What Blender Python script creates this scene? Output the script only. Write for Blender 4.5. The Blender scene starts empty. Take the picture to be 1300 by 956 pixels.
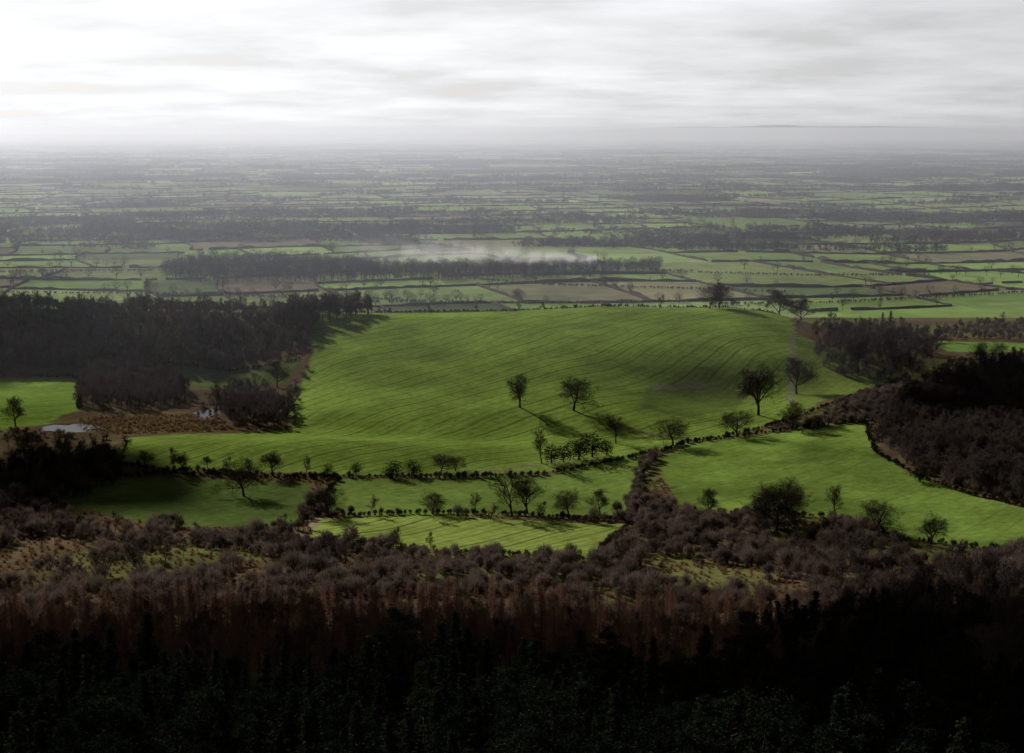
import bpy, bmesh, math, random
import numpy as np
from mathutils import Vector
random.seed(7); rs=np.random.RandomState(11)
scene=bpy.context.scene
CAMH=170.0; F=1805.0; PITCH=math.atan(313/1805.0)
SUN_AZ=math.radians(-34); SUN_EL=math.radians(22)
SUN=Vector((math.sin(SUN_AZ)*math.cos(SUN_EL), math.cos(SUN_AZ)*math.cos(SUN_EL), math.sin(SUN_EL)))

# ------------------------------------------------------------------ noise / terrain
_tab=np.random.RandomState(3).rand(256,256)
def vnoise(x,y):
    x=np.asarray(x,float); y=np.asarray(y,float)
    xi=np.floor(x).astype(int); yi=np.floor(y).astype(int)
    fx=x-xi; fy=y-yi; fx=fx*fx*(3-2*fx); fy=fy*fy*(3-2*fy)
    a=_tab[xi%256,yi%256]; b=_tab[(xi+1)%256,yi%256]; c=_tab[xi%256,(yi+1)%256]; d=_tab[(xi+1)%256,(yi+1)%256]
    return (a*(1-fx)+b*fx)*(1-fy)+(c*(1-fx)+d*fx)*fy
def fbm(x,y,o=3):
    s=0;a=1;t=0
    for i in range(o):
        s=s+a*vnoise(x*2**i+17*i,y*2**i+31*i); t+=a; a*=.5
    return s/t
def sst(a,b,x):
    t=np.clip((x-a)/(b-a),0,1); return t*t*(3-2*t)
BY=[-3000,-200,-20,6,20,50,100,150,200,250,300,350,400,450,500,560,620,700,800,1000,1150,1230,1300,1360]
BZ=[175,172,169,167.6,150,128,103,88,79,68,54,42,33,26,20,15,11,9,10,9,6,2.5,0,-4]
PONDS=[(-240,757,17,12),(-176,802,8,15),(-228,800,7,3)]
PLEV=[None]*3
def height(x,y):
    x=np.asarray(x,float); y=np.asarray(y,float); z=height0(x,y)
    for i,(cx,cy,rx,ry) in enumerate(PONDS):
        if PLEV[i] is None: PLEV[i]=float(height0(cx,cy))-.2
        r=np.hypot((x-cx)/rx,(y-cy)/ry); w=1-sst(1.0,2.4,r); b=1-sst(.7,1.15,r)
        z=z*(1-w)+(PLEV[i]+.35)*w-b*1.1
    return z
def height0(x,y):
    x=np.asarray(x,float); y=np.asarray(y,float)
    z=np.interp(y,BY,BZ)
    z=z+(np.interp(y+12,BY,BZ)+np.interp(y-12,BY,BZ)-2*z)/3
    # main hill
    st=738+165*(1-sst(-190,-95,x))+40*np.exp(-((x-135)/60)**2)
    tt=np.clip((y-st)/(1015-st+1e-6),0,1); fy=(.5*sst(0,1,tt)+.5*tt)*(1-sst(1035,1240,y))
    fx=1-sst(150,320,x)
    z=z+31*fy*fx*(0.96+0.08*np.sin(x/90.0))
    z=z+6.5*np.exp(-((x+110)/120)**2-((y-695)/36)**2)-3.0*np.exp(-((x+20)/90)**2-((y-748)/25)**2)
    z=z+(fbm(x/120+3,y/95+8,2)-.5)*8.5*sst(770,850,y)*(1-sst(1000,1100,y))*(1-sst(180,280,np.abs(x)))
    z=z-10*np.exp(-((x-135)/55)**2-((y-850)/36)**2)
    z=z+4*np.exp(-((x-20)/60)**2-((y-880)/60)**2)
    # right field swell
    z=z+13*np.exp(-((x-270)/120)**2-((y-660)/110)**2)
    z=z+6*np.exp(-((x+330)/90)**2-((y-800)/60)**2)
    z=z+(fbm(x/70,y/70)-.5)*3.0*sst(60,300,y)*(1-sst(1150,1300,y))
    z=z+(fbm(x/40+9,y/40)-.5)*9*sst(80,160,y)*(1-sst(420,520,y))
    return z
def plainz(x,y):
    x=np.asarray(x,float); y=np.asarray(y,float)
    return (fbm(x/1100+5,y/900+3,2)-.45)*26*sst(1500,2600,y)
def ghz(x,y):
    x=np.asarray(x,float); y=np.asarray(y,float)
    return np.where(y<1360,np.maximum(height(x,y),plainz(x,y)),plainz(x,y))

# survey helper: a sight-line measured from the viewpoint is intersected with the terrain,
# giving the true ground position (x,y) where the field corner / tree / hedge really stands
CPI,SPI=math.cos(PITCH),math.sin(PITCH)
TD=np.concatenate([np.arange(90,1500,2.0),np.arange(1500,6000,10.0),np.arange(6000,40000,100.0)])
def G(px,py):
    a=(px-650)/F; b=-(py-478)/F
    d=np.array([a, CPI+b*SPI, -SPI+b*CPI])
    t=TD/d[1]
    X=d[0]*t; Y=d[1]*t; Z=CAMH+d[2]*t
    u=Z-ghz(X,Y)
    i=np.argmax(u<0)
    if u[i]>=0: i=len(TD)-1
    if i==0: return float(X[0]),float(Y[0])
    k=u[i-1]/(u[i-1]-u[i]+1e-9)
    return float(X[i-1]+(X[i]-X[i-1])*k), float(Y[i-1]+(Y[i]-Y[i-1])*k)
def P(lst): return [G(*q) for q in lst]
def inpoly(x,y,poly):
    x=np.asarray(x);y=np.asarray(y)
    ins=np.zeros(x.shape,bool); n=len(poly)
    for i in range(n):
        x1,y1=poly[i]; x2,y2=poly[(i+1)%n]
        if y1==y2: continue
        c=((y1>y)!=(y2>y))&(x<(x2-x1)*(y-y1)/(y2-y1)+x1)
        ins^=c
    return ins

# ------------------------------------------------------------------ materials
def newmat(name):
    m=bpy.data.materials.new(name); m.use_nodes=True
    nt=m.node_tree; nt.nodes.clear(); o=nt.nodes.new('ShaderNodeOutputMaterial')
    return m,nt,o
def N(nt,t,**k):
    n=nt.nodes.new(t)
    for a,b in k.items(): setattr(n,a,b)
    return n
def foliage_mat(name,c1,c2,transl=0.0,nscale=0.4):
    m,nt,o=newmat(name)
    oi=N(nt,'ShaderNodeObjectInfo'); tc=N(nt,'ShaderNodeTexCoord')
    no=N(nt,'ShaderNodeTexNoise'); no.inputs['Scale'].default_value=nscale; no.inputs['Detail'].default_value=2
    nt.links.new(tc.outputs['Object'],no.inputs['Vector'])
    ad=N(nt,'ShaderNodeMath',operation='MULTIPLY_ADD'); nt.links.new(oi.outputs['Random'],ad.inputs[0]); ad.inputs[1].default_value=.7; ad.inputs[2].default_value=-.1
    a2=N(nt,'ShaderNodeMath',operation='MULTIPLY_ADD'); nt.links.new(no.outputs['Fac'],a2.inputs[0]); a2.inputs[1].default_value=.5; nt.links.new(ad.outputs[0],a2.inputs[2])
    mx=N(nt,'ShaderNodeMixRGB'); nt.links.new(a2.outputs[0],mx.inputs[0]); a2.use_clamp=True
    mx.inputs[1].default_value=(*c1,1); mx.inputs[2].default_value=(*c2,1)
    d=N(nt,'ShaderNodeBsdfDiffuse'); nt.links.new(mx.outputs[0],d.inputs[0])
    if transl>0:
        t=N(nt,'ShaderNodeBsdfTranslucent'); nt.links.new(mx.outputs[0],t.inputs[0])
        ms=N(nt,'ShaderNodeMixShader'); ms.inputs[0].default_value=transl
        nt.links.new(d.outputs[0],ms.inputs[1]); nt.links.new(t.outputs[0],ms.inputs[2]); nt.links.new(ms.outputs[0],o.inputs[0])
    else: nt.links.new(d.outputs[0],o.inputs[0])
    return m
M_bark=foliage_mat('bare_bark',(.040,.030,.028),(.09,.066,.055))
M_scrub=foliage_mat('bare_scrub',(.050,.040,.036),(.185,.134,.108),.38)
M_wood=foliage_mat('bare_woodland',(.045,.036,.034),(.125,.093,.080),.3)
M_larch=foliage_mat('larch_twigs',(.11,.060,.043),(.23,.125,.080),.4)
M_con=foliage_mat('conifer_needles',(.011,.016,.010),(.026,.035,.019),.12)
M_ivy=foliage_mat('ivy_leaves',(.015,.024,.010),(.035,.045,.02),.15)
M_hedge=foliage_mat('hedge_twigs',(.040,.034,.024),(.09,.075,.05))
M_grasst=foliage_mat('dead_bracken',(.14,.08,.045),(.26,.17,.09),.35)
M_far=foliage_mat('distant_trees',(.035,.032,.026),(.085,.072,.055),0,.02)

def field_material(name,near):
    m,nt,o=newmat(name)
    at=N(nt,'ShaderNodeAttribute',attribute_name='Col')
    tc=N(nt,'ShaderNodeTexCoord')
    n1=N(nt,'ShaderNodeTexNoise'); n1.inputs['Scale'].default_value=.012 if near else .004; n1.inputs['Detail'].default_value=6
    n2=N(nt,'ShaderNodeTexNoise'); n2.inputs['Scale'].default_value=.25 if near else .03; n2.inputs['Detail'].default_value=5
    for n in (n1,n2): nt.links.new(tc.outputs['Object'],n.inputs['Vector'])
    mr=N(nt,'ShaderNodeMapRange'); nt.links.new(n1.outputs['Fac'],mr.inputs[0]); mr.inputs[1].default_value=.3; mr.inputs[2].default_value=.7; mr.inputs[3].default_value=.76; mr.inputs[4].default_value=1.2
    mr2=N(nt,'ShaderNodeMapRange'); nt.links.new(n2.outputs['Fac'],mr2.inputs[0]); mr2.inputs[1].default_value=.3; mr2.inputs[2].default_value=.7; mr2.inputs[3].default_value=.80; mr2.inputs[4].default_value=1.17
    mu=N(nt,'ShaderNodeMath',operation='MULTIPLY'); nt.links.new(mr.outputs[0],mu.inputs[0]); nt.links.new(mr2.outputs[0],mu.inputs[1])
    last=mu
    bs=N(nt,'ShaderNodeBsdfDiffuse')
    if near:
        # drilled crop rows and tractor tramlines where attribute 'crop' is set
        ac=N(nt,'ShaderNodeAttribute',attribute_name='crop')
        nz=N(nt,'ShaderNodeTexNoise'); nz.inputs['Scale'].default_value=.006; nt.links.new(tc.outputs['Object'],nz.inputs['Vector'])
        mv=N(nt,'ShaderNodeVectorMath',operation='SCALE'); nt.links.new(nz.outputs['Color'],mv.inputs[0]); mv.inputs[3].default_value=60
        av=N(nt,'ShaderNodeVectorMath',operation='ADD'); nt.links.new(tc.outputs['Object'],av.inputs[0]); nt.links.new(mv.outputs[0],av.inputs[1])
        mp=N(nt,'ShaderNodeMapping'); mp.inputs['Rotation'].default_value=(0,0,math.radians(46)); nt.links.new(av.outputs[0],mp.inputs[0])
        tot=None
        for per,dep,lo,hi in ((12.0,.34,.86,1.0),(4.3,.2,.4,1.0)):
            sx=N(nt,'ShaderNodeSeparateXYZ'); nt.links.new(mp.outputs[0],sx.inputs[0])
            ml=N(nt,'ShaderNodeMath',operation='MULTIPLY'); nt.links.new(sx.outputs['X'],ml.inputs[0]); ml.inputs[1].default_value=2*math.pi/per
            sn=N(nt,'ShaderNodeMath',operation='SINE'); nt.links.new(ml.outputs[0],sn.inputs[0])
            r=N(nt,'ShaderNodeMapRange'); nt.links.new(sn.outputs[0],r.inputs[0]); r.inputs[1].default_value=lo; r.inputs[2].default_value=hi; r.inputs[3].default_value=0; r.inputs[4].default_value=dep
            if tot is None: tot=r
            else:
                a=N(nt,'ShaderNodeMath',operation='ADD'); nt.links.new(tot.outputs[0],a.inputs[0]); nt.links.new(r.outputs[0],a.inputs[1]); tot=a
        mm=N(nt,'ShaderNodeMath',operation='MULTIPLY'); nt.links.new(tot.outputs[0],mm.inputs[0]); nt.links.new(ac.outputs['Fac'],mm.inputs[1])
        sb=N(nt,'ShaderNodeMath',operation='SUBTRACT'); sb.inputs[0].default_value=1; nt.links.new(mm.outputs[0],sb.inputs[1])
        fm=N(nt,'ShaderNodeMath',operation='MULTIPLY'); nt.links.new(sb.outputs[0],fm.inputs[0]); nt.links.new(mu.outputs[0],fm.inputs[1]); last=fm
        bp=N(nt,'ShaderNodeBump'); bp.inputs['Strength'].default_value=.5; bp.inputs['Distance'].default_value=.6
        nt.links.new(n2.outputs['Fac'],bp.inputs['Height']); nt.links.new(bp.outputs[0],bs.inputs['Normal'])
    vm=N(nt,'ShaderNodeVectorMath',operation='SCALE'); nt.links.new(at.outputs['Color'],vm.inputs[0]); nt.links.new(last.outputs[0],vm.inputs[3])
    nt.links.new(vm.outputs[0],bs.inputs[0]); nt.links.new(bs.outputs[0],o.inputs[0])
    return m
M_near=field_material('hill_pasture',True); M_fields=field_material('farmland',False)

# ------------------------------------------------------------------ mesh helpers
def link(ob): scene.collection.objects.link(ob); return ob
def mesh_np(name,V,Fq,mat):
    me=bpy.data.meshes.new(name)
    V=np.asarray(V,np.float32); Fq=np.asarray(Fq,np.int32); k=Fq.shape[1]
    me.vertices.add(len(V)); me.vertices.foreach_set('co',V.ravel())
    me.loops.add(Fq.size); me.loops.foreach_set('vertex_index',Fq.ravel())
    me.polygons.add(len(Fq)); me.polygons.foreach_set('loop_start',np.arange(0,Fq.size,k,dtype=np.int32))
    me.update(calc_edges=True); me.validate()
    if mat: me.materials.append(mat)
    return me
def setcol(me,cols,name='Col'):
    a=me.color_attributes.new(name,'FLOAT_COLOR','POINT'); c=np.ones((len(cols),4),np.float32); c[:,:3]=cols; a.data.foreach_set('color',c.ravel())
def smooth(me): me.polygons.foreach_set('use_smooth',np.ones(len(me.polygons),bool))

# ------------------------------------------------------------------ near terrain
xs=np.concatenate([[-4000,-2500,-1600,-1200],np.arange(-900,-450,12),np.arange(-450,450,3.0),np.arange(450,900,12),[900,1200,1600,2500,4000]])
ys=np.concatenate([[-3000,-1500,-600,-300],np.arange(-150,240,6),np.arange(240,1120,2.5),np.arange(1120,1361,6)])
XX,YY=np.meshgrid(xs,ys); ZZ=height(XX,YY)
nx,ny=len(xs),len(ys)
V=np.stack([XX.ravel(),YY.ravel(),ZZ.ravel()],1)
ii=np.arange(nx*ny).reshape(ny,nx)
Fq=np.stack([ii[:-1,:-1].ravel(),ii[:-1,1:].ravel(),ii[1:,1:].ravel(),ii[1:,:-1].ravel()],1)
me=mesh_np('ground',V,Fq,M_near); smooth(me)
C=np.zeros((nx*ny,3)); crop=np.zeros(nx*ny)
x=V[:,0];y=V[:,1]
nn=fbm(x/25,y/25,4)[:,None]
C[:]=np.array([.11,.08,.045])*(.5+nn)+np.array([.02,.05,.0])*(sst(.45,.6,fbm(x/60+50,y/60))[:,None])
hillP=P([(372,545),(366,520),(385,480),(400,440)])+[(-150,1000),(-160,1075),(210,1075)]+P([(1010,425),(1060,440),(1148,480),(1040,512),(960,545),(880,562),(800,577),(740,588),(690,599),(600,603),(450,602),(300,597),(200,592),(150,584),(165,556),(250,550),(330,550)])
jx=x+(fbm(x/9,y/9)-.5)*5; jy=y+(fbm(x/9+40,y/9)-.5)*6
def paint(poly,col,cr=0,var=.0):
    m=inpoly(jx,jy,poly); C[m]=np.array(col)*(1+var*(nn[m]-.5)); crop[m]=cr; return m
paint(hillP,(.180,.262,.048),1,.8)
paint(P([(1005,430),(1060,440),(1148,480),(1040,512),(1005,515)]),(.145,.195,.042),.3,.8)
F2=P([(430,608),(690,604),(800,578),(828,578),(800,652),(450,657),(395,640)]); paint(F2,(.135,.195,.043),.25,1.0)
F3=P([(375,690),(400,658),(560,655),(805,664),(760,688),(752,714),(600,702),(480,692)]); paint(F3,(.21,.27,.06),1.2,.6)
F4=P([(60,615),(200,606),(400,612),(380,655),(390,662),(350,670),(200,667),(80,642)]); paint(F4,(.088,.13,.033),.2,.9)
F5=P([(835,588),(870,563),(960,552),(1100,538),(1112,575),(1160,602),(1230,628),(1300,643),(1420,670),(1420,730),(1300,700),(1200,692),(1130,682),(1060,657),(960,652),(870,652),(850,620)]); paint(F5,(.155,.23,.045),.3,1.2)
paint(P([(-80,478),(103,480),(100,520),(60,538),(0,545),(-80,545)]),(.18,.28,.045),.5,.5)
paint(P([(190,458),(385,458),(365,482),(250,492),(200,472)]),(.09,.125,.035),0,.8)
paint(P([(820,489),(900,485),(945,500),(935,520),(880,530),(815,520)]),(.12,.17,.036),.4,.8)  # shade of the hollow painted in as darker grass
paint(P([(820,488),(890,484),(905,489),(830,494)]),(.18,.18,.11),0,.8)
paint(P([(100,530),(250,520),(300,545),(160,552),(60,550),(20,545)]),(.13,.095,.045),0,1.2)
paint(P([(1180,433),(1320,436),(1320,448),(1200,446)]),(.16,.27,.06),0,.3)
def strip(pts,w,col):
    poly=P(pts)
    for a,b in zip(poly[:-1],poly[1:]):
        ax,ay=a;bx,by=b; L=(bx-ax)**2+(by-ay)**2
        t=np.clip(((x-ax)*(bx-ax)+(y-ay)*(by-ay))/L,0,1); dd=np.hypot(x-ax-t*(bx-ax),y-ay-t*(by-ay)); C[dd<w]=col; crop[dd<w]=0
strip([(372,695),(388,672),(402,656)],2.2,(.26,.21,.13))
strip([(760,580),(640,596),(540,606)],1.7,(.20,.17,.10))
strip([(1006,425),(1004,512)],1.8,(.20,.20,.12))
strip([(800,545),(880,560),(960,548),(1040,540)],2.0,(.15,.15,.07))
setcol(me,C)
ca=me.attributes.new('crop','FLOAT','POINT'); ca.data.foreach_set('value',crop.astype(np.float32))
link(bpy.data.objects.new('ground',me))

# ------------------------------------------------------------------ plain : fields by recursive enclosure
leaves=[]
rr=random.Random(5)
ROT=math.radians(14); cr_,sr_=math.cos(ROT),math.sin(ROT)
def warp(u,v):
    u=np.asarray(u,float); v=np.asarray(v,float)
    X=u*cr_-v*sr_; Y=u*sr_+v*cr_
    dx=(fbm(X/650+11,Y/650,3)-.5)*300; dy=(fbm(X/650+70,Y/650+9,3)-.5)*300
    return X+dx,Y+dy
def bsp(u0,v0,u1,v1):
    cu,cv=(u0+u1)/2,(v0+v1)/2
    X,Y=cu*cr_-cv*sr_,cu*sr_+cv*cr_
    w,h=u1-u0,v1-v0; dia=math.hypot(w,h)
    if Y+dia<1100 or abs(X)-dia>0.5*max(Y,0)+700: return
    dist=max(Y,1300)
    tgt=(125+dist*0.020)*rr.uniform(.75,1.7)
    if max(w,h)<tgt or dia<140:
        if Y>1150: leaves.append((u0,v0,u1,v1,X,Y))
        return
    if w>h*rr.uniform(.8,1.3): s=u0+w*rr.uniform(.36,.64); bsp(u0,v0,s,v1); bsp(s,v0,u1,v1)
    else: s=v0+h*rr.uniform(.36,.64); bsp(u0,v0,u1,s); bsp(u0,s,u1,v1)
bsp(-26000,-8000,26000,46000)
pal=[((.23,.34,.09),28),((.20,.29,.085),24),((.27,.37,.13),14),((.23,.28,.10),14),((.18,.155,.105),6),((.25,.25,.14),6),((.12,.17,.065),8)]
pc=[p[0] for p in pal]; pw=[p[1] for p in pal]
VV=[];FF=[];CC=[];off=0; woods=[]
HV=[];HF=[];hoff=0; treepts=[]
for (u0,v0,u1,v1,X,Y) in leaves:
    k=6
    uu,vv=np.meshgrid(np.linspace(u0,u1,k),np.linspace(v0,v1,k)); wx,wy=warp(uu,vv); wz=plainz(wx,wy)
    VV.append(np.stack([wx.ravel(),wy.ravel(),wz.ravel()],1))
    c=np.array(rr.choices(pc,pw)[0])*rr.uniform(.75,1.15)
    iswood=(Y>1900 and rr.random()<(.06 if Y<5000 else .11))
    if iswood: c=np.array((.05,.045,.035)); woods.append((u0,v0,u1,v1,Y))
    CC.append(np.tile(c,(k*k,1)))
    jj=np.arange(k*k).reshape(k,k)+off
    FF.append(np.stack([jj[:-1,:-1].ravel(),jj[:-1,1:].ravel(),jj[1:,1:].ravel(),jj[1:,:-1].ravel()],1)); off+=k*k
    for (a0,b0,a1,b1) in ((u0,v0,u1,v0),(u0,v0,u0,v1)):
        if rr.random()<.10: continue
        L=math.hypot(a1-a0,b1-b0); st=9 if Y<3500 else (20 if Y<8000 else 50)
        n=max(3,int(L/st)); t=np.linspace(0,1,n); hx,hy=warp(a0+(a1-a0)*t,b0+(b1-b0)*t)
        keep=hy>1330
        hz=plainz(hx,hy)
        hh=rs.uniform(1.4,3.4,n)*(1+.5*(fbm(hx/60,hy/60)>.6))
        if Y>6000: hh*=1.5
        wd=rs.uniform(1.0,2.0,n)
        dx=np.gradient(hx);dy=np.gradient(hy);dl=np.hypot(dx,dy);px_=-dy/dl;py_=dx/dl
        o=rs.normal(0,.35,n)
        A=np.stack([hx-px_*wd,hy-py_*wd,hz-.6],1);B=np.stack([hx-px_*wd*.6+o,hy-py_*wd*.6,hz+hh*.85],1)
        B2=np.stack([hx+px_*wd*.6+o,hy+py_*wd*.6,hz+hh],1);D=np.stack([hx+px_*wd,hy+py_*wd,hz-.6],1)
        base=np.arange(n)*4+hoff
        HV.append(np.stack([A,B,B2,D],1).reshape(-1,3))
        ks=np.where(keep[:-1]&keep[1:]&(rs.rand(n-1)>.04))[0]
        for q in range(3):
            b=base[ks]; HF.append(np.stack([b+q,b+q+4,b+q+5,b+q+1],1))
        hoff+=4*n
        dens=L/(75 if Y<5000 else 110)
        for _ in range(np.random.RandomState(len(treepts)+1).poisson(dens*(rr.random()**1.5)*4.2)):
            tt_=rr.random(); q=warp(a0+(a1-a0)*tt_,b0+(b1-b0)*tt_)
            if q[1]>1340: treepts.append((float(q[0])+rr.gauss(0,2),float(q[1])+rr.gauss(0,2)))
fm=mesh_np('farmland_fields',np.concatenate(VV),np.concatenate(FF),M_fields); setcol(fm,np.concatenate(CC)); smooth(fm)
link(bpy.data.objects.new('farmland_fields',fm))
hm=mesh_np('hedgerows',np.concatenate(HV),np.concatenate(HF),M_far)
link(bpy.data.objects.new('hedgerows',hm))
k=60
uu,vv=np.meshgrid(np.linspace(-45000,45000,k),np.linspace(1000,70000,k))
V=np.stack([uu.ravel(),vv.ravel(),np.full(k*k,-6.0)],1); V[:,2]=np.where(V[:,1]>1500,-16,-8)
jj=np.arange(k*k).reshape(k,k); Fq=np.stack([jj[:-1,:-1].ravel(),jj[:-1,1:].ravel(),jj[1:,1:].ravel(),jj[1:,:-1].ravel()],1)
pm=mesh_np('plain',V,Fq,M_fields); setcol(pm,np.tile(np.array((.11,.15,.06)),(k*k,1)))
link(bpy.data.objects.new('plain',pm))
def hills(name,y0,depth,fn,x0,x1):
    xs=np.linspace(x0,x1,160); ys=np.linspace(-1,1,9)
    X,Yn=np.meshgrid(xs,ys); Z=fn(X)*(1-Yn**2)-20; Y=y0+Yn*depth+ (fbm(X/4000,X*0,2)-.5)*2500
    V=np.stack([X.ravel(),Y.ravel(),Z.ravel()],1); jj=np.arange(160*9).reshape(9,160)
    Fq=np.stack([jj[:-1,:-1].ravel(),jj[:-1,1:].ravel(),jj[1:,1:].ravel(),jj[1:,:-1].ravel()],1)
    m=mesh_np(name,V,Fq,M_fields); setcol(m,np.tile(np.array((.07,.09,.05)),(len(V),1))); smooth(m); link(bpy.data.objects.new(name,m))
hills('distant_hills',30000,4000,lambda X:(110+160*np.exp(-((X-6500)/5500)**2)*(0.7+.6*fbm(X/2200,X*0+3))),-18000,20000)

# ------------------------------------------------------------------ tree builders
class MB:
    def __init__(s): s.V=[];s.F=[];s.M=[]
    def tube(s,p,q,r0,r1,n=4,m=0):
        d=(q-p).normalized(); a=d.orthogonal().normalized(); b=d.cross(a); o=len(s.V)
        for c,r in ((p,r0),(q,r1)):
            for i in range(n):
                t=2*math.pi*i/n; s.V.append(c+a*(r*math.cos(t))+b*(r*math.sin(t)))
        for i in range(n):
            j=(i+1)%n; s.F.append((o+i,o+j,o+n+j,o+n+i)); s.M.append(m)
    def tri(s,p,q,w,rn,m=0):
        d=(q-p); a=d.cross(Vector((rn.gauss(0,1),rn.gauss(0,1),rn.gauss(0,1))))
        if a.length<1e-6: return
        a.normalize(); o=len(s.V)
        s.V+= [p-a*w,p+a*w,q.copy()]; s.F.append((o,o+1,o+2)); s.M.append(m)
    def leaf(s,c,r,rn,m=0):
        o=len(s.V)
        for i in range(3): s.V.append(c+Vector((rn.gauss(0,1),rn.gauss(0,1),rn.gauss(0,.7)))*r)
        s.F.append((o,o+1,o+2)); s.M.append(m)
    def mesh(s,name,mats):
        me=bpy.data.meshes.new(name); me.from_pydata([tuple(v) for v in s.V],[],s.F)
        for m in mats: me.materials.append(m)
        if len(mats)>1: me.polygons.foreach_set('material_index',s.M)
        me.update(); return me
def rvec(rn):
    v=Vector((rn.gauss(0,1),rn.gauss(0,1),rn.gauss(0,1))); return v.normalized()
def grow(mb,rn,p,d,L,r,l,cfg):
    mx=cfg['lv']; ns=3 if l<2 else 2
    pts=[p.copy()]; ds=[]
    for i in range(ns):
        d=(d+rvec(rn)*cfg['wob']+Vector((0,0,cfg['up']))).normalized(); p=p+d*(L/ns); pts.append(p.copy()); ds.append(d.copy())
    for i in range(ns):
        a=r*(1-.75*i/ns); b=r*(1-.75*(i+1)/ns)
        if l<=1: mb.tube(pts[i],pts[i+1],a,b,5 if l==0 else 4)
        elif l<=2: mb.tube(pts[i],pts[i+1],a,b,3)
        else: mb.tri(pts[i],pts[-1] if i==0 else pts[i+1],max(a,cfg['tw']),rn)
    if l>=mx:
        for k in range(cfg['end']):
            t=rn.random(); q=pts[0].lerp(pts[-1],t); dd=(ds[-1]+rvec(rn)*.9).normalized()
            mb.tri(q,q+dd*L*rn.uniform(.5,.9),cfg['tw'],rn)
        return
    nc=cfg['nc'][l]
    for k in range(nc):
        t=(k+rn.random())/nc; t=cfg['t0'][min(l,len(cfg['t0'])-1)]*(1-t)+t
        f=t*ns; i=min(int(f),ns-1); q=pts[i].lerp(pts[i+1],f-i)
        a=math.radians(rn.uniform(*cfg['ang'])); perp=ds[i].cross(rvec(rn)).normalized()
        dd=(ds[i]*math.cos(a)+perp*math.sin(a)).normalized()
        ll=L*rn.uniform(.5,.72)*(1.15-.45*t) if l else cfg['limb']*rn.uniform(.8,1.1)*(1.15-.35*t)
        grow(mb,rn,q,dd,ll,max(r*(1-.7*t)*.6,.02),l+1,cfg)
def bare_tree(seed,H=18,limb=8.0,trunk=.42,nc=(12,8,7,6),ang=(28,62),up=.08,t0=(.25,.2,.15),lv=4,end=2,tw=.019):
    rn=random.Random(seed); mb=MB()
    cfg=dict(lv=lv,wob=.24,up=up,nc=nc,ang=ang,t0=t0,limb=limb,end=end,tw=tw)
    grow(mb,rn,Vector((0,0,-.5)),Vector((rn.gauss(0,.05),rn.gauss(0,.05),1)),H*.62,trunk,0,cfg)
    return mb
def norm_h(mb,H):
    z=max(v.z for v in mb.V); k=H/z
    mb.V=[v*k for v in mb.V]
    return mb
def bush(seed,R=2.6,Hh=3.6,n=900,tw=.03,mat=0,lobes=5):
    rn=random.Random(seed); mb=MB(); L=[]
    for i in range(lobes):
        a=rn.random()*6.28; L.append((Vector((math.cos(a)*R*.45*rn.random(),math.sin(a)*R*.45*rn.random(),Hh*rn.uniform(.3,.6))),rn.uniform(.45,.75)))
    for i in range(n):
        c,s=rn.choice(L); d=rvec(rn); d.z=abs(d.z)*1.1-.25
        r=rn.uniform(.35,1)**.6
        q=c+Vector((d.x*R*s*r,d.y*R*s*r,d.z*Hh*s*r))
        if q.z<0: q.z=rn.random()*.5
        p=q.lerp(Vector((0,0,0)),rn.uniform(.15,.35))
        mb.tri(p,q+rvec(rn)*.15,tw,rn)
    for i in range(12):
        c,s=rn.choice(L); mb.tube(Vector((rn.gauss(0,.3),rn.gauss(0,.3),-.3)),c,.07,.03,3)
    return mb
def conifer(seed,H=15,R=3.0,dens=1.0):
    rn=random.Random(seed); mb=MB(); mb.tube(Vector((0,0,-.5)),Vector((0,0,H*.97)),.22,.03,5,1)
    z=H*.12
    while z<H*.985:
        f=1-z/H; r=R*(f**.75)*rn.uniform(.75,1.15)+.15
        for k in range(rn.choice((4,5,6))):
            a=rn.random()*6.28; L=r*rn.uniform(.7,1.15); b=Vector((0,0,z))
            droop=rn.uniform(-.25,.15)+.25*(1-f)
            e=b+Vector((math.cos(a)*L,math.sin(a)*L,L*droop)); mb.tube(b,e,.05,.01,3,1)
            n=int(9*dens*L)+4
            for j in range(n):
                t=rn.uniform(.15,1.02); c=b.lerp(e,t)+Vector((rn.gauss(0,.16),rn.gauss(0,.16),rn.gauss(0,.10)-.05)); mb.leaf(c,.17,rn)
        z+=rn.uniform(.35,.55)*(.5+.6*f)
    for j in range(14): mb.leaf(Vector((0,0,H*(.95+.05*rn.random()))),.1,rn)
    return mb
def pine(seed,H=14):
    rn=random.Random(seed); mb=MB(); top=Vector((rn.gauss(0,.5),rn.gauss(0,.5),H*.93)); mb.tube(Vector((0,0,-.5)),top,.25,.06,5,1)
    for k in range(34):
        z=H*rn.uniform(.35,.98); a=rn.random()*6.28; L=(H-z)*.42+rn.uniform(.7,1.7); b=Vector((top.x*z/H,top.y*z/H,z*.95))
        e=b+Vector((math.cos(a)*L,math.sin(a)*L,L*rn.uniform(.15,.5))); mb.tube(b,e,.07,.02,3,1)
        for c in range(4):
            cc=b.lerp(e,rn.uniform(.5,1.05))+rvec(rn)*.35; R=rn.uniform(.4,.8)
            for j in range(20):
                mb.leaf(cc+Vector((rn.gauss(0,R*.6),rn.gauss(0,R*.6),rn.gauss(0,R*.35))),.15,rn)
    return mb
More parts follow.
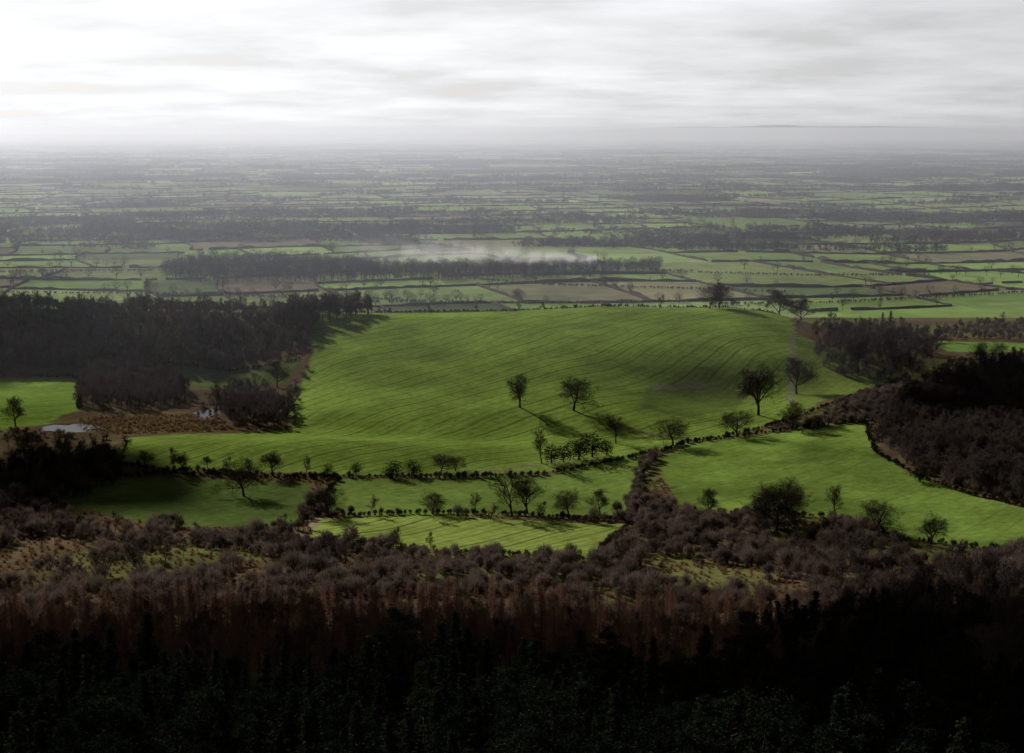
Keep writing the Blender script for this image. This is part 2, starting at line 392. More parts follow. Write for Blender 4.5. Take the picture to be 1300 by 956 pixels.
def larch(seed,H=14,R=2.0):
    rn=random.Random(seed); mb=MB(); mb.tube(Vector((0,0,-.5)),Vector((0,0,H)),.16,.02,4)
    z=H*.15
    while z<H*.98:
        f=1-z/H; L0=R*f**.7+.2
        for k in range(5):
            a=rn.random()*6.28; L=L0*rn.uniform(.6,1.15); b=Vector((0,0,z)); e=b+Vector((math.cos(a)*L,math.sin(a)*L,L*rn.uniform(.1,.5))); mb.tri(b,e,.035,rn)
            for j in range(6):
                c=b.lerp(e,rn.uniform(.2,1)); mb.tri(c,c+(rvec(rn)+Vector((math.cos(a),math.sin(a),.3)))*.45,.022,rn)
        z+=.32
    return mb
def leafy(seed,R=3,Hh=6):
    rn=random.Random(seed); mb=MB(); mb.tube(Vector((0,0,-.4)),Vector((0,0,Hh*.6)),.25,.1,5,1)
    for k in range(26):
        d=rvec(rn); c=Vector((d.x*R*.6,d.y*R*.6,Hh*.58+d.z*Hh*.34)); R2=R*rn.uniform(.18,.34)
        mb.tube(Vector((0,0,Hh*.4)),c,.06,.02,3,1)
        for j in range(45): mb.leaf(c+Vector((rn.gauss(0,R2),rn.gauss(0,R2),rn.gauss(0,R2))),.2,rn)
    return mb
def lowtree(seed,H=13,R=5.5):
    rn=random.Random(seed); mb=MB(); mb.tube(Vector((0,0,-.5)),Vector((0,0,H*.5)),.35,.2,4)
    for k in range(9):
        d=rvec(rn); mb.tube(Vector((0,0,H*.3)),Vector((d.x*R*.7,d.y*R*.7,H*.62+d.z*H*.25)),.16,.06,3)
    for k in range(330):
        d=rvec(rn); r=rn.random()**.45; c=Vector((d.x*R*r,d.y*R*r,H*.6+d.z*H*.38*r)); mb.tri(c*.85+Vector((0,0,H*.06)),c,.13,rn)
    return mb
def copse(seed):
    rn=random.Random(seed); mb=MB()
    for t in range(26):
        X,Y=rn.uniform(-35,35),rn.uniform(-35,35); H=rn.uniform(9,15); R=rn.uniform(3.5,6)
        for k in range(46):
            d=rvec(rn); r=rn.random()**.4; c=Vector((X+d.x*R*r,Y+d.y*R*r,H*.55+d.z*H*.42*r)); mb.leaf(c,1.1,rn)
        mb.tube(Vector((X,Y,-1)),Vector((X,Y,H*.6)),.4,.2,3)
    return mb
def mkcol(name,meshes):
    c=bpy.data.collections.new(name)
    for m in meshes:
        o=bpy.data.objects.new(m.name,m); c.objects.link(o)
    return c
oaks=[norm_h(bare_tree(s,18,7.6,.5),18).mesh('oak_source',[M_bark]) for s in (1,2,3)]
oaks+= [norm_h(bare_tree(s,18,8.8,.55,ang=(35,75),up=.03),16.5).mesh('oak_source',[M_bark]) for s in (4,5)]
ashes=[norm_h(bare_tree(s,18,6.0,.34,ang=(20,45),up=.18,nc=(10,6,5,4),tw=.028),18).mesh('ash_source',[M_bark]) for s in (11,12,13)]
woodt=[norm_h(bare_tree(s,16,5.0,.25,ang=(20,50),up=.15,nc=(9,5,5,4),tw=.045),14).mesh('wood_source',[M_wood]) for s in (21,22,23,24)]
bushes=[bush(s).mesh('bush_source',[M_scrub]) for s in (31,32,33,34)]
hedgeb=[bush(s,1.5,2.2,420,.035,lobes=4).mesh('hedge_source',[M_hedge]) for s in (41,42,43)]
cons=[conifer(s,15,r).mesh('conifer_source',[M_con,M_bark]) for s,r in ((51,3.0),(52,3.6),(53,2.7))]
pines=[pine(s).mesh('pine_source',[M_con,M_bark]) for s in (61,62,63)]
larches=[larch(s).mesh('larch_source',[M_larch]) for s in (71,72,73)]
ivy=[leafy(s).mesh('ivy_source',[M_ivy,M_bark]) for s in (81,82)]
lows=[lowtree(s).mesh('low_source',[M_far]) for s in (91,92,93,94)]
copses=[copse(s).mesh('copse_source',[M_far]) for s in (95,96,97)]
brk=[bush(s,1.1,.9,260,.03).mesh('bracken_source',[M_grasst]) for s in (98,99)]
K={'wood':mkcol('src_wood',woodt),'bush':mkcol('src_bush',bushes),'hedge':mkcol('src_hedge',hedgeb),'con':mkcol('src_con',cons+pines),
   'larch':mkcol('src_larch',larches),'low':mkcol('src_low',lows),'copse':mkcol('src_copse',copses),'brk':mkcol('src_brk',brk)}
def scatter(name,xy,col,smin,smax,zs=(.85,1.15),tilt=.05):
    n=len(xy)
    if n==0: return
    xy=np.asarray(xy,float); z=ghz(xy[:,0],xy[:,1])
    me=bpy.data.meshes.new(name); me.vertices.add(n); me.vertices.foreach_set('co',np.stack([xy[:,0],xy[:,1],z],1).astype(np.float32).ravel())
    s=rs.uniform(smin,smax,n)*(.72+.56*fbm(xy[:,0]/22+7,xy[:,1]/22,2)); S=np.stack([s,s,s*rs.uniform(*zs,n)],1)
    R=np.stack([rs.normal(0,tilt,n),rs.normal(0,tilt,n),rs.uniform(0,6.28,n)],1)
    a=me.attributes.new('iscale','FLOAT_VECTOR','POINT'); a.data.foreach_set('vector',S.astype(np.float32).ravel())
    a=me.attributes.new('irot','FLOAT_VECTOR','POINT'); a.data.foreach_set('vector',R.astype(np.float32).ravel())
    a=me.attributes.new('ivar','INT','POINT'); a.data.foreach_set('value',rs.randint(0,len(K[col].objects),n).astype(np.int32))
    ob=link(bpy.data.objects.new(name,me))
    ng=bpy.data.node_groups.new(name+'_nodes','GeometryNodeTree')
    ng.interface.new_socket('Geometry',in_out='INPUT',socket_type='NodeSocketGeometry'); ng.interface.new_socket('Geometry',in_out='OUTPUT',socket_type='NodeSocketGeometry')
    gi=ng.nodes.new('NodeGroupInput'); go=ng.nodes.new('NodeGroupOutput'); ip=ng.nodes.new('GeometryNodeInstanceOnPoints'); ci=ng.nodes.new('GeometryNodeCollectionInfo')
    ci.inputs['Collection'].default_value=K[col]; ci.inputs['Separate Children'].default_value=True; ci.inputs['Reset Children'].default_value=True
    ip.inputs['Pick Instance'].default_value=True
    def na(nm,t):
        q=ng.nodes.new('GeometryNodeInputNamedAttribute'); q.data_type=t; q.inputs['Name'].default_value=nm
        return [o for o in q.outputs if o.enabled][0]
    ng.links.new(gi.outputs[0],ip.inputs['Points']); ng.links.new(ci.outputs[0],ip.inputs['Instance'])
    ng.links.new(na('ivar','INT'),ip.inputs['Instance Index']); ng.links.new(na('irot','FLOAT_VECTOR'),ip.inputs['Rotation']); ng.links.new(na('iscale','FLOAT_VECTOR'),ip.inputs['Scale'])
    ng.links.new(ip.outputs[0],go.inputs[0])
    md=ob.modifiers.new('instances','NODES'); md.node_group=ng
    return ob
def fill(poly,sp,jit=.45,thin=0,clump=None):
    xs=[p[0] for p in poly]; ys=[p[1] for p in poly]
    gx,gy=np.meshgrid(np.arange(min(xs),max(xs),sp),np.arange(min(ys),max(ys),sp)); gx=gx.ravel()+rs.uniform(-jit,jit,gx.size)*sp; gy=gy.ravel()+rs.uniform(-jit,jit,gy.size)*sp
    m=inpoly(gx,gy,poly)&(rs.rand(gx.size)>=thin)
    if clump: m&=fbm(gx/clump[0]+clump[2],gy/clump[0],2)>clump[1]
    return np.stack([gx[m],gy[m]],1)
def along(pts,sp,jit=.6,gap=0):
    poly=P(pts); out=[]
    for a,b in zip(poly[:-1],poly[1:]):
        L=math.hypot(b[0]-a[0],b[1]-a[1]); n=max(1,int(L/sp))
        for i in range(n):
            if random.random()<gap: continue
            t=(i+random.random()*.5)/n; out.append((a[0]+(b[0]-a[0])*t+random.gauss(0,jit),a[1]+(b[1]-a[1])*t+random.gauss(0,jit)))
    return out
def cat(*a):
    a=[np.asarray(q,float).reshape(-1,2) for q in a if len(q)]; return np.concatenate(a)

# ---- foreground scarp
fields=[F2,F3,F4,F5,hillP]
def outside(pts):
    m=np.ones(len(pts),bool)
    for f in fields: m&=~inpoly(pts[:,0],pts[:,1],f)
    return pts[m]
scr=outside(fill([(-330,385),(330,385),(330,560),(-330,640)],4.4,clump=(17,.50,3)))
scr2=outside(fill([(-330,330),(330,330),(330,420),(-330,420)],4.4,clump=(20,.53,9)))
scatter('scrub',cat(scr,scr2),'bush',.55,1.9)
scatter('birch_wood',outside(fill([(-330,360),(330,360),(330,520),(-330,560)],9,clump=(40,.55,20))),'wood',.45,.75)
scatter('bracken',outside(fill([(-330,330),(330,330),(330,640),(-330,640)],3.2,thin=.3)),'brk',.8,1.6)
scatter('larch_plantation',fill([(-200,238),(60,245),(90,350),(-200,362)],4.3,thin=.28),'larch',.45,1.0)
scatter('plantation_understorey',fill([(-210,245),(90,250),(110,360),(-210,370)],5.3,thin=.3),'wood',.3,.68)
scatter('larch_trees',fill([(-150,340),(160,340),(160,385),(-150,385)],6,thin=.35),'larch',.5,.85)
scatter('pine_forest',cat(fill([(-200,130),(200,130),(200,205),(95,210),(60,226),(-200,222)],4.8,thin=.12),fill([(40,250),(88,240),(105,335),(60,330)],6,thin=.3)),'con',.7,1.12)
scatter('ash_wood',fill([(80,215),(230,205),(280,430),(90,400)],6.2,thin=.3),'wood',.7,1.15)
# ---- woods
W1=P([(-60,470),(0,468),(100,468),(200,466),(330,462),(395,440)])+[(-140,1010),(-150,1060),(-450,1060)]
scatter('ridge_wood',fill(W1,5.5,thin=.05),'wood',.45,.9)
W2=P([(95,515),(110,475),(150,465),(215,480),(235,500),(228,515),(180,522),(120,518)])
W0=P([(100,530),(250,528),(300,545),(160,552),(104,548)])
scatter('reed_bed',fill(W0,2.2,thin=.2),'brk',.9,1.8)
scatter('ridge_edge_trees',fill([(-168,985),(-122,1000),(-100,1040),(-110,1062),(-160,1062)],6,thin=.1),'wood',.8,1.25)
W3=P([(278,525),(285,500),(330,490),(372,515),(368,542),(300,545)])
scatter('alder_wood',cat(fill(W2,5,thin=.05),fill(W3,5)),'wood',.55,.85)
W4=P([(1112,560),(1118,530),(1150,510),(1220,500),(1330,520),(1400,560),(1400,655),(1300,640),(1230,625),(1160,600)])
scatter('hillside_wood',fill(W4,5,thin=.05),'wood',.5,.9)
scatter('hillside_underwood',fill(W4,4.5,thin=.2),'bush',1,1.6)
W5=P([(1040,470),(1030,425),(1100,415),(1200,430),(1170,470),(1150,490)])
W6=P([(1160,500),(1200,470),(1300,455),(1400,470),(1400,520),(1250,510)])
W7=P([(1020,545),(1060,515),(1150,490),(1180,505),(1110,535)])
scatter('valley_wood',cat(fill(W5,8,thin=.5),fill(W6,7,thin=.35)),'wood',.55,1.0)
scatter('valley_scrub',cat(fill(W5,5,thin=.6),fill(W6,5,thin=.3),fill(W7,4,thin=.1),fill(P([(1180,430),(1200,415),(1330,405),(1330,432)]),8,thin=.2)),'bush',.9,1.7)
W8=P([(0,600),(60,588),(140,575),(160,590),(140,620),(60,640),(0,660),(-60,660),(-60,590)])
scatter('hollow_wood',fill(W8,6.5,thin=.25),'wood',.5,.9); scatter('hollow_scrub',fill(W8,5,thin=.3),'bush',.8,1.4)
scatter('bank_scrub',cat(along([(0,545),(60,552),(160,556)],4,3),along([(385,470),(372,500),(372,545)],4,2),fill(P([(250,500),(280,490),(290,545),(250,548)]),6,thin=.3)),'bush',.6,1.0)
# ---- near hedges
hedge=[]
for ln,g in (([(150,588),(200,597),(300,602),(450,606),(600,606),(690,603),(760,590),(830,575)],.05),([(395,640),(400,656),(560,652),(680,655),(800,662)],.1),
           ([(60,612),(200,602),(330,606),(430,608)],.05),([(380,668),(400,640),(430,610)],.1),([(385,688),(480,692),(600,702),(752,714),(770,690),(805,662)],.15),
           ([(840,575),(870,563),(960,552),(1040,540),(1100,536)],.1),([(1100,538),(1112,575),(1160,602),(1230,628),(1300,643),(1400,665)],.1),([(1148,482),(1060,512),(960,546),(870,563)],.15),
           ([(870,652),(960,652),(1060,657),(1130,682),(1300,702)],.1),([(-40,478),(0,476),(100,479)],.1),([(100,480),(100,520)],.1),([(190,458),(380,458)],.1)):
    hedge+=along(ln,1.3,.6,g+.04)
hedge+= [(xx,1062+random.gauss(0,.6)) for xx in np.arange(-150,200,1.6)]
scatter('hedge',hedge,'hedge',.5,1.45)
th=along([(828,575),(815,600),(808,625),(800,655)],2.0,2.0)+along([(795,655),(870,652),(960,655)],2.2,2.5)+along([(800,660),(840,680)],2.5,4)+along([(400,650),(450,655)],3,2)
scatter('overgrown_hedge',th,'bush',.7,1.2)
scatter('hedgerow_trees',along([(200,600),(420,605)],13,2,.3)+along([(400,656),(790,662)],14,2,.4)+along([(1030,425),(1300,405)],16,6)+along([(0,560),(140,590)],10,4)+[(xx,1050+random.gauss(0,5)) for xx in (-150,-147,-143,-140,-136,-132,-126,-121,-112,-104,-97,-60,-27,5,20,24,110,165,175,190)],'wood',.4,.75)
# ---- individual trees
def place(kind,px,py,hp,name,world=None,wide=1.0):
    X,Y=world if world else G(px,py)
    z=float(ghz(X,Y)); Hm=hp*math.hypot(Y,CAMH-z)/F
    src={'oak':oaks,'ash':ashes,'ivy':ivy,'con':cons}[kind]; me=random.choice(src)
    h0={'oak':18,'ash':18,'ivy':6,'con':15}[kind]; s=Hm/h0
    ob=link(bpy.data.objects.new(name,me)); ob.location=(X,Y,z-.15); ob.scale=(s*wide*1.2,s*wide*1.2,s); ob.rotation_euler=(0,0,random.random()*6.28)
for (k_,a,b,c,w) in (('oak',660,517,47,1.1),('oak',728,521,54,1.0),('oak',963,527,72,.9),('oak',1011,500,50,1),('oak',855,566,44,1.15),('oak',936,554,42,1.1),
    ('ash',650,656,62,1.1),('oak',670,652,52,1),('ash',688,588,52,.9),('oak',985,672,72,1),('oak',1003,668,66,1),('oak',965,668,58,1),('oak',20,541,42,1),('oak',310,630,58,1),
    ('oak',347,604,34,1.1),('oak',560,600,30,1),('oak',578,598,24,1),('oak',234,597,26,1.1),('oak',264,594,17,1.1),('oak',184,592,22,1.2),('ash',782,563,42,1.1),
    ('oak',420,657,50,1),('oak',548,652,36,1),('ash',604,652,32,1),('oak',722,654,40,1),('oak',762,652,36,1),('ash',1060,658,48,1),('oak',1112,678,54,1),('oak',1180,692,46,1),
    ('oak',130,602,46,1),('ash',82,592,52,1),('oak',40,602,56,1),('oak',900,655,40,1),('ash',235,512,40,.8),('oak',1160,520,44,1),('oak',1215,505,48,1),('oak',1090,470,40,1),
    ('oak',1255,470,46,1),('ash',1130,455,36,1),('oak',352,492,34,1),('ash',275,522,38,.8),('oak',1005,545,38,1.1)):
    place(k_,a,b,c,'oak_tree' if k_=='oak' else 'ash_tree',None,w)
for (a,b,c) in ((452,603,15),(498,606,21),(525,604,20),(416,602,13),(715,586,20),(735,583,30),(752,580,28),(700,588,22),(770,578,18),(1168,612,20)):
    place('ivy',a,b,c,'ivy_clad_tree')
for (X,Y,h) in ((146,1045,40),(154,1050,36),(205,1080,38),(222,1085,34),(-270,1030,30)):
    place('oak',0,0,h,'oak_tree',(X,Y))
for (a,b,c) in ((1130,420,26),(1120,418,22),(1095,425,20)): place('con',a,b,c,'spruce_tree')
# ---- far trees
PW=P([(203,352),(230,334),(300,330),(380,332),(450,338),(560,340),(640,338),(720,342),(840,340),(835,346),(700,352),(560,356),(400,358),(260,360)])
scatter('plain_wood',fill(PW,8,thin=.15),'low',.7,1.3)
extra=[]
for ln,spc in (([(0,372),(200,374),(420,378),(520,382)],16),([(300,376),(480,384),(700,386),(880,384)],14),([(900,388),(1080,384),(1300,372)],22),([(460,392),(520,378),(560,372)],10),
              ([(1180,348),(1300,352)],8),([(0,330),(120,332)],14),([(680,270),(800,278),(900,272)],14),([(880,312),(1010,318)],30),([(430,262),(560,266),(640,270)],12),([(930,340),(1010,346)],14),([(0,395),(170,392),(210,388)],12)):
    extra+=along(ln,spc,7,.3)
scatter('farmland_trees',cat(np.array(treepts),extra),'low',.5,1.25)
hl=[]
for ln in ([(0,372),(200,374),(420,378),(520,382)],[(300,376),(480,384),(700,386),(880,384)],[(900,388),(1080,384),(1300,372)],[(0,346),(200,344)],[(840,345),(1000,350),(1180,350)],[(560,352),(700,362),(900,368),(1000,372)]):
    hl+=along(ln,3,1,.05)
scatter('plain_hedge',hl,'bush',.7,1.1)
cw=[]
for (u0,v0,u1,v1,Y) in woods:
    for u in np.arange(u0+20,u1-10,48):
        for v in np.arange(v0+20,v1-10,48):
            q=warp(u,v); cw.append((float(q[0])+rs.normal(0,6),float(q[1])+rs.normal(0,6)))
for i in range(230):
    Y=2100*math.exp(rr.random()*2.4); X=rr.uniform(-.42,.42)*Y; L=rr.uniform(60,480)*(1+Y/8000); a=rr.gauss(0,.3)
    for t in np.arange(0,L,45): cw.append((X+t*math.cos(a),Y+t*math.sin(a)+rr.gauss(0,8)))
scatter('distant_woods',cw,'copse',.5,1.1)

# ------------------------------------------------------------------ ponds
mw,nt,o=newmat('pond_water'); b=N(nt,'ShaderNodeBsdfPrincipled'); b.inputs['Base Color'].default_value=(.02,.025,.02,1); b.inputs['Roughness'].default_value=.18; b.inputs['IOR'].default_value=1.33
nz=N(nt,'ShaderNodeTexNoise'); nz.inputs['Scale'].default_value=1.5; bp=N(nt,'ShaderNodeBump'); bp.inputs['Strength'].default_value=.08; nt.links.new(nz.outputs['Fac'],bp.inputs['Height']); nt.links.new(bp.outputs[0],b.inputs['Normal']); nt.links.new(b.outputs[0],o.inputs[0])
for (cx,cy,rx,ry),lv in zip(PONDS,PLEV):
    n=40; Vp=[]
    for q in range(n):
        t=q/n*6.28318; kk=1.0*(1+.2*math.sin(3*t+cx)+.13*math.sin(5*t+1)+.08*math.sin(9*t)); Vp.append((cx+rx*kk*math.cos(t),cy+ry*kk*math.sin(t),lv))
    me=bpy.data.meshes.new('pond'); me.from_pydata(Vp,[],[tuple(range(n))]); me.materials.append(mw); link(bpy.data.objects.new('pond',me))

# ------------------------------------------------------------------ pylons
mp_,nt,o=newmat('galvanised_steel'); b=N(nt,'ShaderNodeBsdfPrincipled'); b.inputs['Base Color'].default_value=(.16,.17,.18,1); b.inputs['Metallic'].default_value=.3; b.inputs['Roughness'].default_value=.6; nt.links.new(b.outputs[0],o.inputs[0])
mb=MB(); Hh=46
def hw(z): return 3.6*(1-z/Hh)**1.2+.6
zs=[0,6,12,18,24,29,34,38,42,Hh]
for i in range(len(zs)-1):
    a,b2=zs[i],zs[i+1]; A=[Vector((sx*hw(a),sy*hw(a),a)) for sx,sy in ((1,1),(-1,1),(-1,-1),(1,-1))]; B=[Vector((sx*hw(b2),sy*hw(b2),b2)) for sx,sy in ((1,1),(-1,1),(-1,-1),(1,-1))]
    for j in range(4):
        mb.tube(A[j],B[j],.22,.2,4); mb.tube(A[j],B[(j+1)%4],.1,.1,3); mb.tube(A[(j+1)%4],B[j],.1,.1,3); mb.tube(B[j],B[(j+1)%4],.1,.1,3)
for z,l in ((28,7.5),(34.5,9.5),(41,6.5)):
    for s in (-1,1):
        mb.tube(Vector((0,.6,z)),Vector((s*l,0,z)),.15,.1,3); mb.tube(Vector((0,-.6,z)),Vector((s*l,0,z)),.15,.1,3); mb.tube(Vector((0,0,z+2)),Vector((s*l,0,z)),.13,.1,3); mb.tube(Vector((s*l,0,z)),Vector((s*l,0,z-2.6)),.16,.16,4)
pyl=mb.mesh('pylon_lattice',[mp_])
for (a,b2) in ((930,306),(708,297),(490,291),(232,283),(28,265),(1146,318)):
    X,Y=G(a,b2); ob=link(bpy.data.objects.new('electricity_pylon',pyl)); ob.location=(X,Y,float(ghz(X,Y))); ob.rotation_euler=(0,0,.3)

# ------------------------------------------------------------------ farms
def smat(name,c,r=.8):
    m,nt,o=newmat(name); b=N(nt,'ShaderNodeBsdfPrincipled'); nz=N(nt,'ShaderNodeTexNoise'); nz.inputs['Scale'].default_value=1.2; mr=N(nt,'ShaderNodeMixRGB'); mr.inputs[1].default_value=(*[q*.75 for q in c],1); mr.inputs[2].default_value=(*c,1)
    nt.links.new(nz.outputs['Fac'],mr.inputs[0]); nt.links.new(mr.outputs[0],b.inputs['Base Color']); b.inputs['Roughness'].default_value=r; nt.links.new(b.outputs[0],o.inputs[0]); return m
Mbrick=smat('brick',(.30,.16,.11)); Mroof=smat('pantile',(.22,.11,.07)); Mwhite=smat('white_render',(.7,.7,.66)); Mgl=smat('window_glass',(.03,.03,.04),.1); Msheet=smat('sheet_roof',(.35,.36,.37),.4)
def box(x0,x1,y0,y1,z0,z1,mat,name,par):
    V=[(a,b,c) for a in (x0,x1) for b in (y0,y1) for c in (z0,z1)]; me=bpy.data.meshes.new(name); me.from_pydata(V,[],[(0,1,3,2),(4,6,7,5),(0,4,5,1),(2,3,7,6),(0,2,6,4),(1,5,7,3)]); me.materials.append(mat)
    o=link(bpy.data.objects.new(name,me)); o.parent=par; return o
def house(px,py,name,w,d,h,rh,mw_,mr_,rot):
    X,Y=G(px,py); e=link(bpy.data.objects.new(name,None)); e.location=(X,Y,float(ghz(X,Y))-.2); e.rotation_euler=(0,0,rot)
    me=bpy.data.meshes.new('walls'); me.from_pydata([(-w,-d,0),(w,-d,0),(w,d,0),(-w,d,0),(-w,-d,h),(w,-d,h),(w,d,h),(-w,d,h),(-w,0,h+rh),(w,0,h+rh)],[],[(0,1,5,4),(2,3,7,6),(1,2,6,9,5),(3,0,4,8,7)]); me.materials.append(mw_); o=link(bpy.data.objects.new('walls',me)); o.parent=e
    me=bpy.data.meshes.new('roof'); k=.5
    me.from_pydata([(-w-k,-d-k,h-k*rh/d+.1),(w+k,-d-k,h-k*rh/d+.1),(w+k,0,h+rh+.1),(-w-k,0,h+rh+.1),(w+k,d+k,h-k*rh/d+.1),(-w-k,d+k,h-k*rh/d+.1)],[],[(0,1,2,3),(3,2,4,5)]); me.materials.append(mr_); o=link(bpy.data.objects.new('roof',me)); o.parent=e
    if 'barn' not in name:
        for i,xx in enumerate((-w*.7,-w*.25,w*.25,w*.7)):
            box(xx-.5,xx+.5,-d-.03,-d+.05,h*.6,h*.6+1.2,Mgl,'window_%d'%i,e)
        box(-.5,.5,-d-.04,-d+.05,0,2.1,Mgl,'door',e); box(w*.6,w*.6+1,-.5,.5,h+rh-.8,h+rh+1.3,Mbrick,'chimney',e)
    else: box(-2,2,-d-.04,-d+.05,0,h*.75,Mroof,'barn_door',e)
house(858,268,'farmhouse',7,4,6,3,Mwhite,Mroof,.2); house(838,270,'barn',12,7,5,3,Mbrick,Msheet,.5); house(610,268,'farmhouse',8,4,6,3,Mbrick,Mroof,-.2)
house(60,242,'barn',22,10,6,3,Mbrick,Msheet,.1); house(90,244,'barn',18,10,6,3,Mbrick,Msheet,.3); house(545,318,'barn',14,8,5,3,Mbrick,Msheet,.1); house(340,330,'barn',16,8,5,3,Mwhite,Msheet,.3)
house(1190,300,'farmhouse',7,4,6,3,Mbrick,Mroof,0)

# ------------------------------------------------------------------ smoke (real volume)
sx,sy=G(757,343); sz=float(ghz(sx,sy))
ms,nt,o=newmat('smoke'); tc=N(nt,'ShaderNodeTexCoord'); sp3=N(nt,'ShaderNodeSeparateXYZ'); nt.links.new(tc.outputs['Object'],sp3.inputs[0])
def math_(op,a,b=None,c=None,clamp=False):
    n=N(nt,'ShaderNodeMath',operation=op); n.use_clamp=clamp
    for i,v in enumerate((a,b,c)):
        if v is None: continue
        if isinstance(v,(int,float)): n.inputs[i].default_value=v
        else: nt.links.new(v,n.inputs[i])
    return n.outputs[0]
dn=math_('DIVIDE',sp3.outputs['X'],-330.0)
wid=math_('MULTIPLY_ADD',dn,20.0,7.0)
cz=math_('MULTIPLY_ADD',math_('POWER',math_('MAXIMUM',dn,0.0),.6),17.0,5.0)
nz=N(nt,'ShaderNodeTexNoise'); nz.inputs['Scale'].default_value=.05; nz.inputs['Detail'].default_value=3; nt.links.new(tc.outputs['Object'],nz.inputs['Vector'])
zz=math_('DIVIDE',math_('SUBTRACT',sp3.outputs['Z'],cz),math_('MULTIPLY_ADD',dn,10.0,6.0)); yy=math_('DIVIDE',sp3.outputs['Y'],wid)
r2=math_('ADD',math_('MULTIPLY',zz,zz),math_('MULTIPLY',yy,yy))
g=math_('EXPONENT',math_('MULTIPLY',r2,-1.0))
nzz=math_('MULTIPLY_ADD',nz.outputs['Fac'],5.0,-1.9,clamp=True)
fall=math_('DIVIDE',7.0,math_('MULTIPLY_ADD',dn,220.0,.7))
end=math_('MULTIPLY',math_('SUBTRACT',1.0,dn,clamp=True),math_('GREATER_THAN',dn,0.0))
den=math_('MULTIPLY',math_('MULTIPLY',g,nzz),math_('MULTIPLY',fall,end))
vs=N(nt,'ShaderNodeVolumeScatter'); vs.inputs['Color'].default_value=(.97,.98,1,1); nt.links.new(den,vs.inputs['Density']); vs.inputs['Anisotropy'].default_value=.6
nt.links.new(vs.outputs[0],o.inputs['Volume'])
ms.cycles.volume_step_rate=.5
me=bpy.data.meshes.new('smoke_plume'); V=[(a,b2,c) for a in (-330,4) for b2 in (-45,45) for c in (0.5,60)]
me.from_pydata(V,[],[(0,1,3,2),(4,6,7,5),(0,4,5,1),(2,3,7,6),(0,2,6,4),(1,5,7,3)]); me.materials.append(ms); ob=link(bpy.data.objects.new('smoke_plume',me)); ob.location=(sx,sy,sz); ob.rotation_euler=(0,0,math.radians(-8))

# ------------------------------------------------------------------ mist lying over the vale
mh,nt,o=newmat('haze'); vs=N(nt,'ShaderNodeVolumeScatter'); vs.inputs['Color'].default_value=(.80,.85,1,1); vs.inputs['Density'].default_value=1.25e-4; vs.inputs['Anisotropy'].default_value=.38
va=N(nt,'ShaderNodeVolumeAbsorption'); va.inputs['Color'].default_value=(.10,.25,.60,1); va.inputs['Density'].default_value=2.6e-5
ad=N(nt,'ShaderNodeAddShader'); nt.links.new(vs.outputs[0],ad.inputs[0]); nt.links.new(va.outputs[0],ad.inputs[1]); nt.links.new(ad.outputs[0],o.inputs['Volume'])
me=bpy.data.meshes.new('haze'); V=[(a,b2,c) for a in (-60000,60000) for b2 in (760,80000) for c in (-60,200)]
me.from_pydata(V,[],[(0,1,3,2),(4,6,7,5),(0,4,5,1),(2,3,7,6),(0,2,6,4),(1,5,7,3)]); me.materials.append(mh); link(bpy.data.objects.new('haze',me))

# ------------------------------------------------------------------ sky + sun
w=bpy.data.worlds.new('World'); scene.world=w; w.use_nodes=True; nt=w.node_tree; nt.nodes.clear(); o=N(nt,'ShaderNodeOutputWorld')
sky=N(nt,'ShaderNodeTexSky'); sky.sky_type='NISHITA'; sky.sun_disc=False; sky.sun_elevation=SUN_EL; sky.sun_rotation=SUN_AZ; sky.altitude=200
b1=N(nt,'ShaderNodeBackground'); b1.inputs[1].default_value=.06; nt.links.new(sky.outputs[0],b1.inputs[0])
tc=N(nt,'ShaderNodeTexCoord'); s3=N(nt,'ShaderNodeSeparateXYZ'); nt.links.new(tc.outputs['Generated'],s3.inputs[0])
zc=math_('ADD',math_('MAXIMUM',s3.outputs['Z'],0.0),.09)
cb=N(nt,'ShaderNodeCombineXYZ'); nt.links.new(math_('DIVIDE',s3.outputs['X'],zc),cb.inputs[0]); nt.links.new(math_('DIVIDE',s3.outputs['Y'],zc),cb.inputs[1])
nz=N(nt,'ShaderNodeTexNoise'); nz.inputs['Scale'].default_value=1.0; nz.inputs['Detail'].default_value=8; nz.inputs['Roughness'].default_value=.55; nt.links.new(cb.outputs[0],nz.inputs['Vector'])
vd=N(nt,'ShaderNodeVectorMath',operation='DOT_PRODUCT'); nt.links.new(tc.outputs['Generated'],vd.inputs[0]); vd.inputs[1].default_value=tuple(SUN)
gl=math_('POWER',math_('MAXIMUM',vd.outputs['Value'],0.0),1.1)
low=N(nt,'ShaderNodeMapRange'); low.interpolation_type='SMOOTHSTEP'; nt.links.new(s3.outputs['Z'],low.inputs[0]); low.inputs[1].default_value=.10; low.inputs[2].default_value=.32; low.inputs[3].default_value=1.0; low.inputs[4].default_value=.10
br=math_('MULTIPLY',math_('MULTIPLY_ADD',gl,1.05,.14),low.outputs[0])
cf=N(nt,'ShaderNodeMapRange'); nt.links.new(nz.outputs['Fac'],cf.inputs[0]); cf.inputs[1].default_value=.36; cf.inputs[2].default_value=.66; cf.inputs[3].default_value=.84; cf.inputs[4].default_value=1.08
bb=math_('MULTIPLY',br,cf.outputs[0])
b2_=N(nt,'ShaderNodeBackground'); b2_.inputs[0].default_value=(.965,.98,1,1); nt.links.new(bb,b2_.inputs[1])
mxs=N(nt,'ShaderNodeMixShader')
cov=N(nt,'ShaderNodeMapRange'); nt.links.new(nz.outputs['Fac'],cov.inputs[0]); cov.inputs[1].default_value=.30; cov.inputs[2].default_value=.45; cov.inputs[3].default_value=.85; cov.inputs[4].default_value=1.0
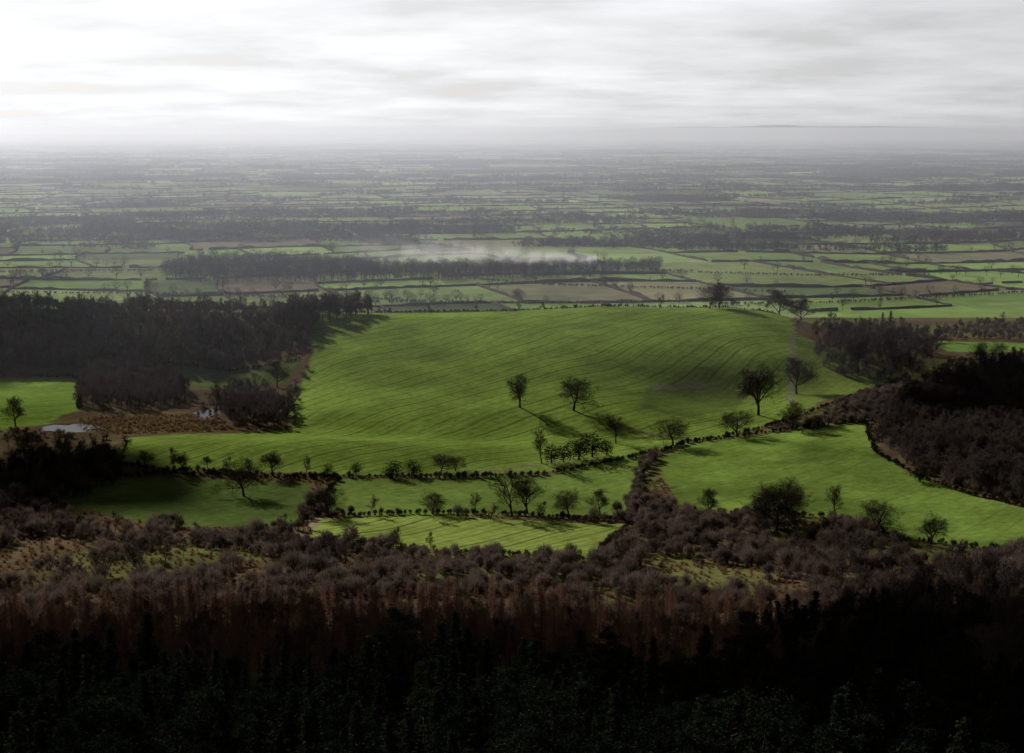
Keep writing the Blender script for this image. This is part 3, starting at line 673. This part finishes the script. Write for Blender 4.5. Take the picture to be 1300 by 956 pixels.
nt.links.new(cov.outputs[0],mxs.inputs[0]); nt.links.new(b1.outputs[0],mxs.inputs[1]); nt.links.new(b2_.outputs[0],mxs.inputs[2]); nt.links.new(mxs.outputs[0],o.inputs[0])
sl=bpy.data.lights.new('sun','SUN'); sl.energy=5; sl.angle=math.radians(.6); sl.color=(1,.95,.88); so=link(bpy.data.objects.new('sun',sl)); so.rotation_euler=SUN.to_track_quat('Z','Y').to_euler(); so.location=(-400,900,600)

# ------------------------------------------------------------------ unseen clouds added out of frame, shaped to shade foreground, sides and plain
mc,ntc,oc=newmat('shade_cloud'); d1=N(ntc,'ShaderNodeBsdfDiffuse'); d1.inputs[0].default_value=(.85,.86,.88,1); t1=N(ntc,'ShaderNodeBsdfTranslucent'); t1.inputs[0].default_value=(.8,.8,.82,1); m1=N(ntc,'ShaderNodeMixShader'); m1.inputs[0].default_value=.4
ntc.links.new(d1.outputs[0],m1.inputs[1]); ntc.links.new(t1.outputs[0],m1.inputs[2]); ntc.links.new(m1.outputs[0],oc.inputs[0])
CZ=760.0; OFF=(CZ/math.tan(SUN_EL)*math.sin(SUN_AZ),CZ/math.tan(SUN_EL)*math.cos(SUN_AZ))
def shade_cloud(qx,qy,rx,ry,seed):
    rn=random.Random(seed); bm=bmesh.new()
    for k in range(int(10+rx*ry/4000)):
        a=rn.random()*6.28; q=math.sqrt(rn.random()); r=min(rx,ry)*rn.uniform(.3,.5)
        vsn=bmesh.ops.create_icosphere(bm,subdivisions=3,radius=1)['verts']; cx,cy=(rx-r*.6)*q*math.cos(a),(ry-r*.6)*q*math.sin(a)
        for v in vsn:
            f=1+.22*(float(fbm(v.co.x*2.2+k,v.co.y*2.2+v.co.z*1.7))-.5)*2
            v.co=Vector((cx+v.co.x*r*f*1.15,cy+v.co.y*r*f,(max(v.co.z,-.25))*min(r,60)*f*.7))
    me=bpy.data.meshes.new('shade_cloud'); bm.to_mesh(me); bm.free(); smooth(me); me.materials.append(mc)
    ob=link(bpy.data.objects.new('shade_cloud',me)); ob.location=(qx+OFF[0],qy+OFF[1],CZ)
for i,c in enumerate(((0,110,520,125),(-340,610,200,85),(-430,960,170,110),(350,800,100,170),(1000,2500,250,110),(-450,2300,240,60),(500,3300,350,90),(1300,4000,400,130),(-900,3600,400,120))): shade_cloud(*c,i+1)

cam=bpy.data.cameras.new('camera'); cam.sensor_width=36; cam.lens=F/1300*36; cam.clip_end=200000; cam.clip_start=1
co=link(bpy.data.objects.new('camera',cam)); co.location=(0,0,CAMH); co.rotation_euler=(math.pi/2-PITCH,0,0); scene.camera=co
scene.view_settings.view_transform='Standard'; scene.view_settings.look='None'; scene.view_settings.exposure=0
